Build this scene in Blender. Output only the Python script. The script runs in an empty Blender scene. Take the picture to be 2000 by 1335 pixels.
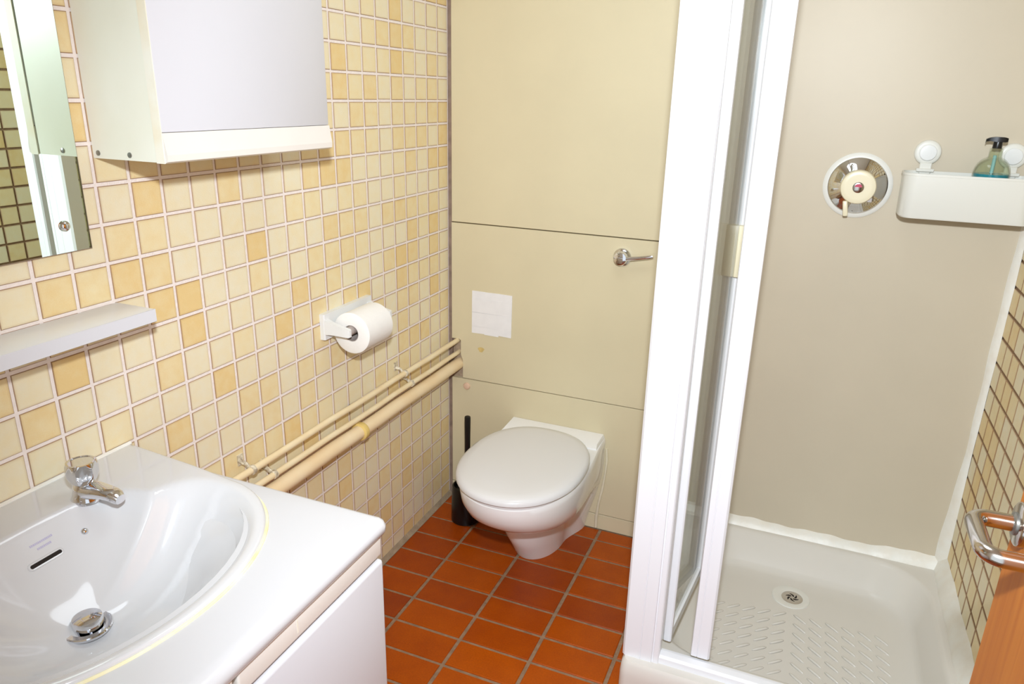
import bpy, bmesh, math, random
from mathutils import Vector, Matrix
random.seed(7)
sc = bpy.context.scene
COL = sc.collection
PI = math.pi

# ------------------------------------------------------------------ camera
CAM = Vector((1.10687, -2.13727, 1.41522))
YAW, PITCH, ROLL, FPX = 0.38679, -0.32786, 0.02418, 1424.543
fw = Vector((-math.sin(YAW) * math.cos(PITCH), math.cos(YAW) * math.cos(PITCH), math.sin(PITCH)))
rt = Vector((math.cos(YAW), math.sin(YAW), 0))
up = rt.cross(fw)
RR = rt * math.cos(ROLL) + up * math.sin(ROLL)
UU = up * math.cos(ROLL) - rt * math.sin(ROLL)
cd = bpy.data.cameras.new('camera')
cd.sensor_width = 36.0
cd.lens = 36.0 * FPX / 2000.0
cd.clip_start = 0.01
cam = bpy.data.objects.new('camera', cd)
cam.matrix_world = Matrix(((RR.x, UU.x, -fw.x, CAM.x), (RR.y, UU.y, -fw.y, CAM.y), (RR.z, UU.z, -fw.z, CAM.z), (0, 0, 0, 1)))
COL.objects.link(cam)
sc.camera = cam

# ------------------------------------------------------------------ world, lights, exposure
w = bpy.data.worlds.new('world')
sc.world = w
w.use_nodes = True
w.node_tree.nodes['Background'].inputs[0].default_value = (0.885, 0.97, 1.05, 1)
w.node_tree.nodes['Background'].inputs[1].default_value = 1.0


def light(name, kind, loc, energy, color, size, aim=None):
    d = bpy.data.lights.new(name, kind)
    d.energy = energy
    d.color = color
    if kind == 'AREA':
        d.shape = 'DISK'
        d.size = size
    else:
        d.shadow_soft_size = size
    o = bpy.data.objects.new(name, d)
    o.location = loc
    if aim is not None:
        o.rotation_euler = (Vector(aim) - Vector(loc)).to_track_quat('-Z', 'Y').to_euler()
    COL.objects.link(o)
    return o


# the photographer's flash just above the lens, and an added fill light under the ceiling
fl = light('camera_flash', 'SPOT', (1.10, -2.09, 1.645), 118, (0.885, 0.97, 1.05), 0.032, (0.76, 0.0, 0.72))
fl.data.spot_size = math.radians(112)
fl.data.spot_blend = 0.9
light('ceiling_fill_light', 'AREA', (0.75, -0.85, 2.27), 4.2, (0.885, 0.97, 1.05), 0.6, (0.75, -0.85, 0))

vs = sc.view_settings
vs.view_transform = 'Standard'
vs.look = 'None'
vs.gamma = 1
vs.use_curve_mapping = False
vs.exposure = 0.17

# ------------------------------------------------------------------ materials


def lin(c):
    return tuple((v / 255 / 12.92) if v / 255 <= 0.04045 else ((v / 255 + 0.055) / 1.055) ** 2.4 for v in c)


class NT:
    def __init__(s, name):
        s.m = bpy.data.materials.new(name)
        s.m.use_nodes = True
        s.t = s.m.node_tree
        s.b = s.t.nodes['Principled BSDF']

    def n(s, kind, **kw):
        x = s.t.nodes.new(kind)
        for k, v in kw.items():
            setattr(x, k, v)
        return x

    def l(s, a, b):
        s.t.links.new(a, b)


def mat(name, col, rough=0.4, metal=0.0, noise=0.0, nscale=20.0, bump=0.0, bscale=60.0, trans=0.0, ior=1.45, coat=0.0, col2=None, spec=None, stretch=None):
    k = NT(name)
    b = k.b
    c = lin(col) + (1,)
    b.inputs['Base Color'].default_value = c
    b.inputs['Roughness'].default_value = rough
    b.inputs['Metallic'].default_value = metal
    b.inputs['IOR'].default_value = ior
    b.inputs['Transmission Weight'].default_value = trans
    b.inputs['Coat Weight'].default_value = coat
    if spec is not None:
        b.inputs['Specular IOR Level'].default_value = spec
    tc = None
    if noise or bump:
        tc = k.n('ShaderNodeTexCoord')
        src = tc.outputs['Object']
        if stretch:
            mp = k.n('ShaderNodeMapping')
            mp.inputs['Scale'].default_value = stretch
            k.l(src, mp.inputs['Vector'])
            src = mp.outputs['Vector']
    if noise:
        nz = k.n('ShaderNodeTexNoise')
        nz.inputs['Scale'].default_value = nscale
        nz.inputs['Detail'].default_value = 5
        k.l(src, nz.inputs['Vector'])
        mx = k.n('ShaderNodeMix', data_type='RGBA')
        c2 = lin(col2) + (1,) if col2 else tuple(v * (1 - noise) for v in c[:3]) + (1,)
        mx.inputs['A'].default_value = c
        mx.inputs['B'].default_value = c2
        mr = k.n('ShaderNodeMapRange')
        mr.inputs['From Min'].default_value = 0.35
        mr.inputs['From Max'].default_value = 0.7
        k.l(nz.outputs['Fac'], mr.inputs['Value'])
        k.l(mr.outputs['Result'], mx.inputs['Factor'])
        k.l(mx.outputs['Result'], b.inputs['Base Color'])
    if bump:
        n2 = k.n('ShaderNodeTexNoise')
        n2.inputs['Scale'].default_value = bscale
        n2.inputs['Detail'].default_value = 3
        k.l(src, n2.inputs['Vector'])
        bp = k.n('ShaderNodeBump')
        bp.inputs['Strength'].default_value = bump
        bp.inputs['Distance'].default_value = 0.01
        k.l(n2.outputs['Fac'], bp.inputs['Height'])
        k.l(bp.outputs['Normal'], b.inputs['Normal'])
    return k.m


def tile_mat(name, joined):
    """Glazed tile: tone from the object's colour (or the piece's colour attribute), mottled, browner towards the arris."""
    k = NT(name)
    b = k.b
    if joined:
        a = k.n('ShaderNodeAttribute', attribute_name='tone')
        tone = a.outputs['Color']
    else:
        a = k.n('ShaderNodeObjectInfo')
        tone = a.outputs['Color']
    uv = k.n('ShaderNodeUVMap')
    sp = k.n('ShaderNodeSeparateXYZ')
    k.l(uv.outputs['UV'], sp.inputs[0])

    def edge(out):
        s1 = k.n('ShaderNodeMath', operation='SUBTRACT')
        s1.inputs[1].default_value = 0.5
        k.l(out, s1.inputs[0])
        s2 = k.n('ShaderNodeMath', operation='ABSOLUTE')
        k.l(s1.outputs[0], s2.inputs[0])
        return s2.outputs[0]
    mx = k.n('ShaderNodeMath', operation='MAXIMUM')
    k.l(edge(sp.outputs['X']), mx.inputs[0])
    k.l(edge(sp.outputs['Y']), mx.inputs[1])
    geo = k.n('ShaderNodeNewGeometry')
    nz = k.n('ShaderNodeTexNoise')
    nz.inputs['Scale'].default_value = 38
    nz.inputs['Detail'].default_value = 6
    k.l(geo.outputs['Position'], nz.inputs['Vector'])
    fine = k.n('ShaderNodeTexNoise')
    fine.inputs['Scale'].default_value = 420
    fine.inputs['Detail'].default_value = 3
    k.l(geo.outputs['Position'], fine.inputs['Vector'])
    # tone red channel 0..1 : pale cream -> warm tan ; add mottling
    sr = k.n('ShaderNodeSeparateColor')
    k.l(tone, sr.inputs[0])
    ad = k.n('ShaderNodeMath', operation='MULTIPLY_ADD')
    k.l(nz.outputs['Fac'], ad.inputs[0])
    ad.inputs[1].default_value = 0.75
    k.l(sr.outputs[0], ad.inputs[2])
    ad2 = k.n('ShaderNodeMath', operation='MULTIPLY_ADD')
    k.l(fine.outputs['Fac'], ad2.inputs[0])
    ad2.inputs[1].default_value = 0.25
    k.l(ad.outputs[0], ad2.inputs[2])
    rp = k.n('ShaderNodeValToRGB')
    e = rp.color_ramp.elements
    e[0].position = 0.25
    e[0].color = lin((235, 226, 198)) + (1,)
    e[1].position = 1.45 / 1.5
    e[1].color = lin((231, 202, 142)) + (1,)
    m1 = rp.color_ramp.elements.new(0.62)
    m1.color = lin((236, 219, 175)) + (1,)
    dv = k.n('ShaderNodeMath', operation='DIVIDE')
    dv.inputs[1].default_value = 1.5
    k.l(ad2.outputs[0], dv.inputs[0])
    k.l(dv.outputs[0], rp.inputs['Fac'])
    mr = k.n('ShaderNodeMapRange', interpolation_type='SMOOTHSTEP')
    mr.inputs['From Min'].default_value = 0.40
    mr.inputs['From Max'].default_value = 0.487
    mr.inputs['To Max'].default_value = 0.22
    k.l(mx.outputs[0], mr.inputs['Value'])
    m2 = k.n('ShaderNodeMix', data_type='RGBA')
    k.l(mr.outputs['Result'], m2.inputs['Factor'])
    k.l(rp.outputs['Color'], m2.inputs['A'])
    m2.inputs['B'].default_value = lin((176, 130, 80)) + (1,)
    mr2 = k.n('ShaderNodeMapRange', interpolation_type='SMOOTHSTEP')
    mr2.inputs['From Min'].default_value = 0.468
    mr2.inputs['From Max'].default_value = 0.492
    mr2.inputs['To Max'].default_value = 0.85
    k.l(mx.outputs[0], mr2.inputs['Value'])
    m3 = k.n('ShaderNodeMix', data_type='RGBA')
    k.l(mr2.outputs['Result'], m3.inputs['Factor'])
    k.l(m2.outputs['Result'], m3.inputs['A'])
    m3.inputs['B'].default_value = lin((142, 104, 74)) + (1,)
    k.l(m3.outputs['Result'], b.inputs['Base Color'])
    b.inputs['Roughness'].default_value = 0.42
    b.inputs['Specular IOR Level'].default_value = 0.35
    bp = k.n('ShaderNodeBump')
    bp.inputs['Strength'].default_value = 0.12
    bp.inputs['Distance'].default_value = 0.004
    k.l(fine.outputs['Fac'], bp.inputs['Height'])
    k.l(bp.outputs['Normal'], b.inputs['Normal'])
    return k.m


def quarry_mat():
    k = NT('quarry_tile')
    b = k.b
    a = k.n('ShaderNodeObjectInfo')
    sr = k.n('ShaderNodeSeparateColor')
    k.l(a.outputs['Color'], sr.inputs[0])
    geo = k.n('ShaderNodeNewGeometry')
    nz = k.n('ShaderNodeTexNoise')
    nz.inputs['Scale'].default_value = 14
    nz.inputs['Detail'].default_value = 8
    nz.inputs['Roughness'].default_value = 0.62
    k.l(geo.outputs['Position'], nz.inputs['Vector'])
    ad = k.n('ShaderNodeMath', operation='MULTIPLY_ADD')
    k.l(nz.outputs['Fac'], ad.inputs[0])
    ad.inputs[1].default_value = 0.9
    k.l(sr.outputs[0], ad.inputs[2])
    rp = k.n('ShaderNodeValToRGB')
    e = rp.color_ramp.elements
    e[0].position = 0.22
    e[0].color = lin((184, 84, 0)) + (1,)
    e[1].position = 0.95
    e[1].color = lin((136, 52, 20)) + (1,)
    m = rp.color_ramp.elements.new(0.58)
    m.color = lin((162, 68, 4)) + (1,)
    dv = k.n('ShaderNodeMath', operation='DIVIDE')
    dv.inputs[1].default_value = 1.7
    k.l(ad.outputs[0], dv.inputs[0])
    k.l(dv.outputs[0], rp.inputs['Fac'])
    sp = k.n('ShaderNodeTexNoise')
    sp.inputs['Scale'].default_value = 260
    sp.inputs['Detail'].default_value = 4
    k.l(geo.outputs['Position'], sp.inputs['Vector'])
    mx = k.n('ShaderNodeMix', data_type='RGBA', blend_type='MULTIPLY')
    mr = k.n('ShaderNodeMapRange')
    mr.inputs['From Min'].default_value = 0.3
    mr.inputs['From Max'].default_value = 0.7
    mr.inputs['To Min'].default_value = 0.75
    mr.inputs['To Max'].default_value = 1.1
    k.l(sp.outputs['Fac'], mr.inputs['Value'])
    mx.inputs['Factor'].default_value = 0.6
    k.l(rp.outputs['Color'], mx.inputs['A'])
    k.l(mr.outputs['Result'], mx.inputs['B'])
    k.l(mx.outputs['Result'], b.inputs['Base Color'])
    b.inputs['Roughness'].default_value = 0.34
    b.inputs['Specular IOR Level'].default_value = 0.25
    bp = k.n('ShaderNodeBump')
    bp.inputs['Strength'].default_value = 0.25
    bp.inputs['Distance'].default_value = 0.004
    k.l(nz.outputs['Fac'], bp.inputs['Height'])
    k.l(bp.outputs['Normal'], b.inputs['Normal'])
    return k.m


def wood_mat():
    k = NT('beech_veneer')
    b = k.b
    tc = k.n('ShaderNodeTexCoord')
    mp = k.n('ShaderNodeMapping')
    mp.inputs['Scale'].default_value = (30, 30, 1.6)
    k.l(tc.outputs['Object'], mp.inputs['Vector'])
    nz = k.n('ShaderNodeTexNoise')
    nz.inputs['Scale'].default_value = 2.2
    nz.inputs['Detail'].default_value = 7
    nz.inputs['Distortion'].default_value = 0.6
    k.l(mp.outputs['Vector'], nz.inputs['Vector'])
    rp = k.n('ShaderNodeValToRGB')
    rp.color_ramp.elements[0].position = 0.3
    rp.color_ramp.elements[0].color = lin((197, 120, 40)) + (1,)
    rp.color_ramp.elements[1].position = 0.75
    rp.color_ramp.elements[1].color = lin((179, 98, 28)) + (1,)
    k.l(nz.outputs['Fac'], rp.inputs['Fac'])
    k.l(rp.outputs['Color'], b.inputs['Base Color'])
    b.inputs['Specular IOR Level'].default_value = 0.25
    b.inputs['Roughness'].default_value = 0.45
    return k.m


def thin_glass(name, tint, ior):
    """Thin clear sheet: what comes through is tinted, the rest mirrors by the Fresnel law."""
    k = NT(name)
    out = k.t.nodes['Material Output']
    k.t.nodes.remove(k.b)
    tr = k.n('ShaderNodeBsdfTransparent')
    tr.inputs[0].default_value = lin(tint) + (1,)
    gl = k.n('ShaderNodeBsdfGlossy')
    gl.inputs['Roughness'].default_value = 0.0
    lw = k.n('ShaderNodeLayerWeight')
    lw.inputs['Blend'].default_value = 0.5
    pw = k.n('ShaderNodeMath', operation='POWER')
    pw.inputs[1].default_value = 5.0
    k.l(lw.outputs['Facing'], pw.inputs[0])
    f0 = ((ior - 1) / (ior + 1)) ** 2
    fr = k.n('ShaderNodeMath', operation='MULTIPLY_ADD')
    fr.inputs[1].default_value = 1 - f0
    fr.inputs[2].default_value = f0
    k.l(pw.outputs[0], fr.inputs[0])
    mx = k.n('ShaderNodeMixShader')
    k.l(fr.outputs[0], mx.inputs[0])
    k.l(tr.outputs[0], mx.inputs[1])
    k.l(gl.outputs[0], mx.inputs[2])
    k.l(mx.outputs[0], out.inputs[0])
    return k.m


M = {}
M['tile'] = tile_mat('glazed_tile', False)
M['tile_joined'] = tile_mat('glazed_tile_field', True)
M['quarry'] = quarry_mat()
M['wood'] = wood_mat()
M['grout'] = mat('pinkish_grout', (246, 235, 228), 0.85, noise=0.06, nscale=90, bump=0.2, bscale=300)
M['floor_grout'] = mat('grey_brown_grout', (158, 128, 100), 0.9, noise=0.3, nscale=60, bump=0.3, bscale=300)
M['fillet'] = mat('cement_fillet', (168, 148, 122), 0.9, noise=0.3, nscale=40, bump=0.3, bscale=200)
M['panel'] = mat('beige_painted_panel', (215, 202, 168), 0.42, noise=0.05, nscale=4, bump=0.02, bscale=120)
M['panel_shower'] = mat('taupe_gloss_panel', (204, 192, 170), 0.42, spec=0.38, noise=0.05, nscale=3, bump=0.012, bscale=9)
M['gap'] = mat('dark_gap_backing', (96, 80, 66), 0.9, noise=0.4, nscale=40)
M['strip'] = mat('grey_brown_strip', (150, 128, 112), 0.9, noise=0.35, nscale=30)
M['cut_edge'] = mat('raw_cut_board', (176, 154, 130), 0.9, noise=0.25, nscale=120)
M['paint'] = mat('white_emulsion', (238, 234, 224), 0.8, noise=0.03, nscale=8)
M['white_gloss'] = mat('white_lacquer', (230, 230, 228), 0.28, noise=0.02, nscale=6)
M['white_door'] = mat('white_laminate', (214, 214, 218), 0.32, noise=0.015, nscale=6)
M['cream'] = mat('aged_cream_laminate', (238, 236, 222), 0.35, noise=0.07, nscale=7, col2=(233, 230, 212))
M['cream_edge'] = mat('yellowed_edge_strip', (240, 236, 222), 0.4, noise=0.1, nscale=14, col2=(236, 224, 196))
M['fascia'] = mat('offwhite_fascia', (232, 226, 217), 0.38, noise=0.04, nscale=10)
M['ceramic'] = mat('white_vitreous_china', (212, 212, 213), 0.09, coat=0.4)
M['worktop'] = mat('white_moulded_top', (208, 208, 210), 0.22)
M['toilet'] = mat('warm_white_china', (244, 242, 240), 0.09, coat=0.3)
M['lid'] = mat('white_thermoset', (226, 224, 223), 0.2)
M['pvc'] = mat('white_coated_aluminium', (236, 236, 239), 0.25)
M['tray'] = mat('ivory_acrylic', (220, 215, 206), 0.16, noise=0.03, nscale=3)
M['silicone'] = mat('white_silicone', (240, 238, 230), 0.4, noise=0.05, nscale=25, col2=(236, 230, 218), bump=0.12, bscale=60)
M['panel_sealant'] = mat('cream_sealant', (228, 218, 190), 0.35, noise=0.1, nscale=30)
M['sealant'] = mat('yellowed_sealant', (240, 228, 168), 0.4, noise=0.2, nscale=30, col2=(238, 236, 214))
M['chrome'] = mat('chrome', (225, 226, 230), 0.04, metal=1.0, noise=0.03, nscale=30)
M['steel'] = mat('satin_steel', (205, 200, 194), 0.16, metal=1.0, noise=0.04, nscale=40)
M['dull_steel'] = mat('dull_screw', (150, 150, 146), 0.35, metal=0.9)
M['mirror'] = mat('silvered_glass', (222, 234, 222), 0.0, metal=1.0)
M['mirror_edge'] = mat('ground_glass_edge', (150, 130, 120), 0.4, noise=0.3, nscale=80)
M['pipe'] = mat('painted_pipe', (238, 222, 186), 0.4, noise=0.06, nscale=12, col2=(232, 208, 164))
M['pipe_tan'] = mat('painted_waste_pipe', (238, 217, 180), 0.42, noise=0.08, nscale=9, col2=(234, 206, 162))
M['ring'] = mat('ochre_joint_ring', (232, 202, 122), 0.5, noise=0.15, nscale=40)
M['dirty'] = mat('chipped_clip', (232, 222, 198), 0.5, noise=0.6, nscale=150, col2=(150, 132, 108))
M['paper'] = mat('tissue_paper', (242, 239, 234), 0.95, noise=0.02, nscale=40, bump=0.08, bscale=220)
M['card'] = mat('grey_card_core', (176, 164, 156), 0.9, noise=0.2, nscale=60)
M['patch'] = mat('white_tape', (236, 233, 232), 0.5, noise=0.05, nscale=30)
M['black'] = mat('black_plastic', (18, 17, 17), 0.3)
M['cap'] = mat('pinkish_cover_cap', (226, 190, 162), 0.5, noise=0.05, nscale=30)
M['knob'] = mat('cream_knob', (232, 222, 192), 0.3)
M['ringwhite'] = mat('white_ring', (226, 224, 216), 0.4)
M['basket'] = mat('white_abs', (224, 222, 213), 0.35)
M['ink'] = mat('lilac_print', (186, 180, 208), 0.5)
M['dark'] = mat('dark_cavity', (30, 22, 16), 0.8)
M['red'] = mat('red_mark', (190, 60, 90), 0.4)
M['stain'] = mat('yellow_stain', (214, 186, 118), 0.6, noise=0.2, nscale=80)
M['glass'] = thin_glass('clear_glass', (252, 254, 253), 1.5)
M['bottle'] = thin_glass('clear_plastic', (248, 250, 245), 1.4)
M['tube_blue'] = mat('bluish_tube', (150, 196, 200), 0.3)
M['liquid'] = mat('blue_soap', (24, 140, 168), 0.15, noise=0.1, nscale=40)

# ------------------------------------------------------------------ mesh helpers
ORG = {}


def emit(name, V, F, m, parent=None, smooth=False, origin=None, uvs=None):
    """One mesh object from world-space vertices; origin at its base (or its parent's origin)."""
    V = [Vector(v) for v in V]
    if parent is not None:
        o0 = ORG[parent.name]
    elif origin is not None:
        o0 = Vector(origin)
    else:
        xs = [v.x for v in V]
        ys = [v.y for v in V]
        o0 = Vector(((min(xs) + max(xs)) / 2, (min(ys) + max(ys)) / 2, min(v.z for v in V)))
    me = bpy.data.meshes.new(name)
    me.from_pydata([v - o0 for v in V], [], F)
    bm = bmesh.new()
    bm.from_mesh(me)
    bmesh.ops.recalc_face_normals(bm, faces=bm.faces)
    bm.to_mesh(me)
    bm.free()
    me.materials.append(M[m])
    if smooth:
        for p in me.polygons:
            p.use_smooth = True
        if smooth != 'all':
            me.set_sharp_from_angle(angle=math.radians(38))
    o = bpy.data.objects.new(name, me)
    COL.objects.link(o)
    if parent is not None:
        o.parent = parent
        ORG[o.name] = o0
    else:
        o.location = o0
        ORG[o.name] = o0
    return o


def tag(o, label, cat, group=None, kind=None):
    o['label'] = label
    if cat:
        o['category'] = cat
    if group:
        o['group'] = group
    if kind:
        o['kind'] = kind
    return o


def struct(o, label=None):
    o['kind'] = 'structure'
    if label:
        o['label'] = label
    return o


def thing(name, loc, label, cat, group=None):
    o = bpy.data.objects.new(name, None)
    o.empty_display_size = 0.05
    o.location = loc
    COL.objects.link(o)
    ORG[o.name] = Vector(loc)
    return tag(o, label, cat, group)


def box_geo(lo, hi, bevel=0.0, seg=2):
    bm = bmesh.new()
    bmesh.ops.create_cube(bm, size=1)
    for v in bm.verts:
        v.co = Vector([(lo[i] + hi[i]) / 2 + v.co[i] * (hi[i] - lo[i]) for i in range(3)])
    if bevel:
        bmesh.ops.bevel(bm, geom=bm.edges[:], offset=bevel, segments=seg, profile=0.5, affect='EDGES')
    V = [v.co.copy() for v in bm.verts]
    F = [[v.index for v in f.verts] for f in bm.faces]
    bm.free()
    return V, F


def box(name, lo, hi, m, parent=None, bevel=0.0, seg=2, rot=None, origin=None):
    V, F = box_geo(lo, hi, bevel, seg)
    if rot:  # (angle, axis, pivot)
        R = Matrix.Rotation(rot[0], 3, rot[1])
        p = Vector(rot[2])
        V = [R @ (v - p) + p for v in V]
    return emit(name, V, F, m, parent, smooth=bool(bevel), origin=origin)


def frame_of(axis):
    a = Vector(axis).normalized()
    t = Vector((0, 0, 1)) if abs(a.z) < 0.9 else Vector((1, 0, 0))
    u = a.cross(t).normalized()
    return a, u, a.cross(u)


def lathe_geo(org, axis, prof, n=32, cap=True):
    a, u, v = frame_of(axis)
    org = Vector(org)
    V, F = [], []
    for h, r in prof:
        for i in range(n):
            t = 2 * PI * i / n
            V.append(org + a * h + (u * math.cos(t) + v * math.sin(t)) * r)
    for j in range(len(prof) - 1):
        for i in range(n):
            k = (i + 1) % n
            F.append([j * n + i, j * n + k, (j + 1) * n + k, (j + 1) * n + i])
    if cap:
        F.append(list(range(n)))
        F.append(list(range((len(prof) - 1) * n, len(prof) * n)))
    return V, F


def lathe(name, org, axis, prof, m, parent=None, n=32, cap=True, smooth=True):
    V, F = lathe_geo(org, axis, prof, n, cap)
    return emit(name, V, F, m, parent, smooth)


def tube_geo(path, r, n=14):
    P = [Vector(p) for p in path]
    rs = r if isinstance(r, (list, tuple)) else [r] * len(P)
    V, F = [], []
    pu = None
    for i, p in enumerate(P):
        t = ((P[min(i + 1, len(P) - 1)] - P[max(i - 1, 0)])).normalized()
        if pu is None:
            _, u, _ = frame_of(t)
        else:
            u = (pu - t * pu.dot(t)).normalized()
        pu = u
        v = t.cross(u)
        for k in range(n):
            a = 2 * PI * k / n
            V.append(p + (u * math.cos(a) + v * math.sin(a)) * rs[i])
    for j in range(len(P) - 1):
        for i in range(n):
            k = (i + 1) % n
            F.append([j * n + i, j * n + k, (j + 1) * n + k, (j + 1) * n + i])
    F.append(list(range(n)))
    F.append(list(range((len(P) - 1) * n, len(P) * n)))
    return V, F


def tube(name, path, r, m, parent=None, n=14):
    V, F = tube_geo(path, r, n)
    return emit(name, V, F, m, parent, True)


def rings_geo(rings, cap0=True, cap1=True):
    n = len(rings[0])
    V = [p for r in rings for p in r]
    F = []
    for j in range(len(rings) - 1):
        for i in range(n):
            k = (i + 1) % n
            F.append([j * n + i, j * n + k, (j + 1) * n + k, (j + 1) * n + i])
    if cap0:
        F.append(list(range(n)))
    if cap1:
        F.append(list(range((len(rings) - 1) * n, len(rings) * n)))
    return V, F


def rrect(x0, x1, y0, y1, r, z, n=8):
    r = min(r, (x1 - x0) / 2 - 1e-4, (y1 - y0) / 2 - 1e-4)
    out = []
    for cx, cy, a0 in ((x1 - r, y1 - r, 0), (x0 + r, y1 - r, PI / 2), (x0 + r, y0 + r, PI), (x1 - r, y0 + r, 1.5 * PI)):
        for i in range(n + 1):
            a = a0 + PI / 2 * i / n
            out.append((cx + r * math.cos(a), cy + r * math.sin(a), z))
    return out


def join_geo(parts):
    V, F = [], []
    for v, f in parts:
        o = len(V)
        V += list(v)
        F += [[i + o for i in q] for q in f]
    return V, F


def smooth01(a, b, x):
    t = max(0.0, min(1.0, (x - a) / (b - a)))
    return t * t * (3 - 2 * t)


# ------------------------------------------------------------------ room shell
RX = 1.595          # right wall plane
FY = -2.05          # inner face of the front wall (doorway where the photographer stands)
HZ = 2.30
P = 0.06666         # wall tile pitch
Z0 = 1.25599        # height of a horizontal joint line
floor = struct(box('floor', (-0.1, -3.0, -0.1), (RX + 0.1, 0.1, -0.0035), 'floor_grout', origin=(0, 0, 0)), 'grey-brown cement joints of the terracotta tiled floor')
ceiling = struct(box('ceiling', (-0.1, -2.15, HZ), (RX + 0.1, 0.1, HZ + 0.1), 'paint', origin=(0, 0, 0)))
wall_left = struct(box('wall_left', (-0.1, -2.15, -0.05), (-0.0014, 0.1, HZ), 'grout', origin=(0, 0, 0)), 'wall of small square cream and tan glazed tiles')
wall_right = struct(box('wall_right', (RX + 0.0032, -2.15, -0.05), (RX + 0.1, 0.1, HZ), 'floor_grout', origin=(0, 0, 0)), 'small square tiles on the wall beside the shower tray')
wall_back = struct(box('wall_back', (-0.05, 0.018, -0.05), (RX + 0.05, 0.1, HZ), 'gap', origin=(0, 0, 0)), 'beige panelled wall behind toilet and shower')
fv = [box_geo((-0.1, FY - 0.1, -0.05), (0.60, FY, HZ)), box_geo((1.44, FY - 0.1, -0.05), (RX + 0.1, FY, HZ)), box_geo((0.60, FY - 0.1, 2.02), (1.44, FY, HZ))]
V, F = join_geo(fv)
struct(emit('wall_front', V, F, 'paint', origin=(0, 0, 0)))

# floor tiles, 200 x 100 terracotta, straight bond
GX, GY, TX, TY = 0.17473, -0.47247, 0.204, 0.102
HGX, HGY = 0.0052, 0.0045


def slab_mesh(name, sx, sy, h, ch, m):
    x, y = sx / 2, sy / 2
    V = [(-x, -y, -h), (x, -y, -h), (x, y, -h), (-x, y, -h),
         (-x, -y, -ch), (x, -y, -ch), (x, y, -ch), (-x, y, -ch),
         (-x + ch, -y + ch, 0), (x - ch, -y + ch, 0), (x - ch, y - ch, 0), (-x + ch, y - ch, 0)]
    F = [(8, 9, 10, 11)]
    for a, b in ((0, 4), (4, 8)):
        for i in range(4):
            k = (i + 1) % 4
            F.append((a + i, a + k, b + k, b + i))
    me = bpy.data.meshes.new(name)
    me.from_pydata(V, [], F)
    me.materials.append(M[m])
    return me


def lerp(a, b, t):
    return a + (b - a) * t


slabs = {}
for i in range(-1, 8):
    for j in range(-5, 16):
        x0 = GX + TX * i + HGX
        x1 = GX + TX * (i + 1) - HGX
        y1 = GY - TY * j - HGY
        y0 = GY - TY * (j + 1) + HGY
        x0 = max(x0, 0.013)
        x1 = min(x1, RX - 0.002)
        y1 = min(y1, -0.003)
        if x1 - x0 < 0.01 or y1 - y0 < 0.01:
            continue
        if x0 > 0.845 and y0 > -0.735:
            continue            # under the shower tray
        if y1 < -2.04:
            continue
        key = (round(x1 - x0, 4), round(y1 - y0, 4))
        if key not in slabs:
            slabs[key] = slab_mesh('floor_tile', key[0], key[1], 0.006, 0.0018, 'quarry')
        o = bpy.data.objects.new('floor_tile', slabs[key])
        o.location = ((x0 + x1) / 2, (y0 + y1) / 2, random.uniform(-0.0006, 0.0006))
        t = random.random()
        if x0 < 0.17:
            t = 0.45 + 0.5 * t
        elif y1 < -0.55:
            t = 0.05 + 0.45 * t
        else:
            t = 0.15 + 0.7 * t
        o.color = (t, t, t, 1)
        o.parent = floor
        COL.objects.link(o)
# cement fillet along the left wall
V = [(0, 0, 0.013), (0.0135, 0, 0.0), (0, 0, -0.004), (0, -2.04, 0.013), (0.0135, -2.04, 0.0), (0, -2.04, -0.004)]
F = [(0, 1, 4, 3), (1, 2, 5, 4), (0, 2, 5, 3), (0, 1, 2), (3, 4, 5)]
struct(emit('baseboard_left', V, F, 'fillet', origin=(0, 0, 0)), 'cement fillet between tiled wall and floor')


# ------------------------------------------------------------------ wall tiles
def tile_proto(name, sz, m):
    h, ch = 0.0045, 0.0012
    x = sz / 2
    V = [(-x, -x, -h), (x, -x, -h), (x, x, -h), (-x, x, -h),
         (-x, -x, -ch), (x, -x, -ch), (x, x, -ch), (-x, x, -ch),
         (-x + ch, -x + ch, 0), (x - ch, -x + ch, 0), (x - ch, x - ch, 0), (-x + ch, x - ch, 0)]
    F = [(8, 9, 10, 11)]
    for a, b in ((0, 4), (4, 8)):
        for i in range(4):
            k = (i + 1) % 4
            F.append((a + i, a + k, b + k, b + i))
    me = bpy.data.meshes.new(name)
    me.from_pydata(V, [], F)
    uv = me.uv_layers.new(name='UVMap')
    for lp in me.loops:
        v = V[lp.vertex_index]
        uv.data[lp.index].uv = (v[0] / sz + 0.5, v[1] / sz + 0.5)
    me.materials.append(M[m])
    return me, V, F


TS = 0.0608
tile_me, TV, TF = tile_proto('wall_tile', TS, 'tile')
RL = Matrix(((0, 0, 1), (1, 0, 0), (0, 1, 0)))        # local z -> +X (left wall faces right)
RRM = Matrix(((0, 0, -1), (-1, 0, 0), (0, 1, 0)))      # right wall faces left


def project(p):
    d = Vector(p) - CAM
    z = d.dot(fw)
    if z < 0.05:
        return None
    return 1000 + d.dot(RR) / z * FPX, 667.5 - d.dot(UU) / z * FPX, z


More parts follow.
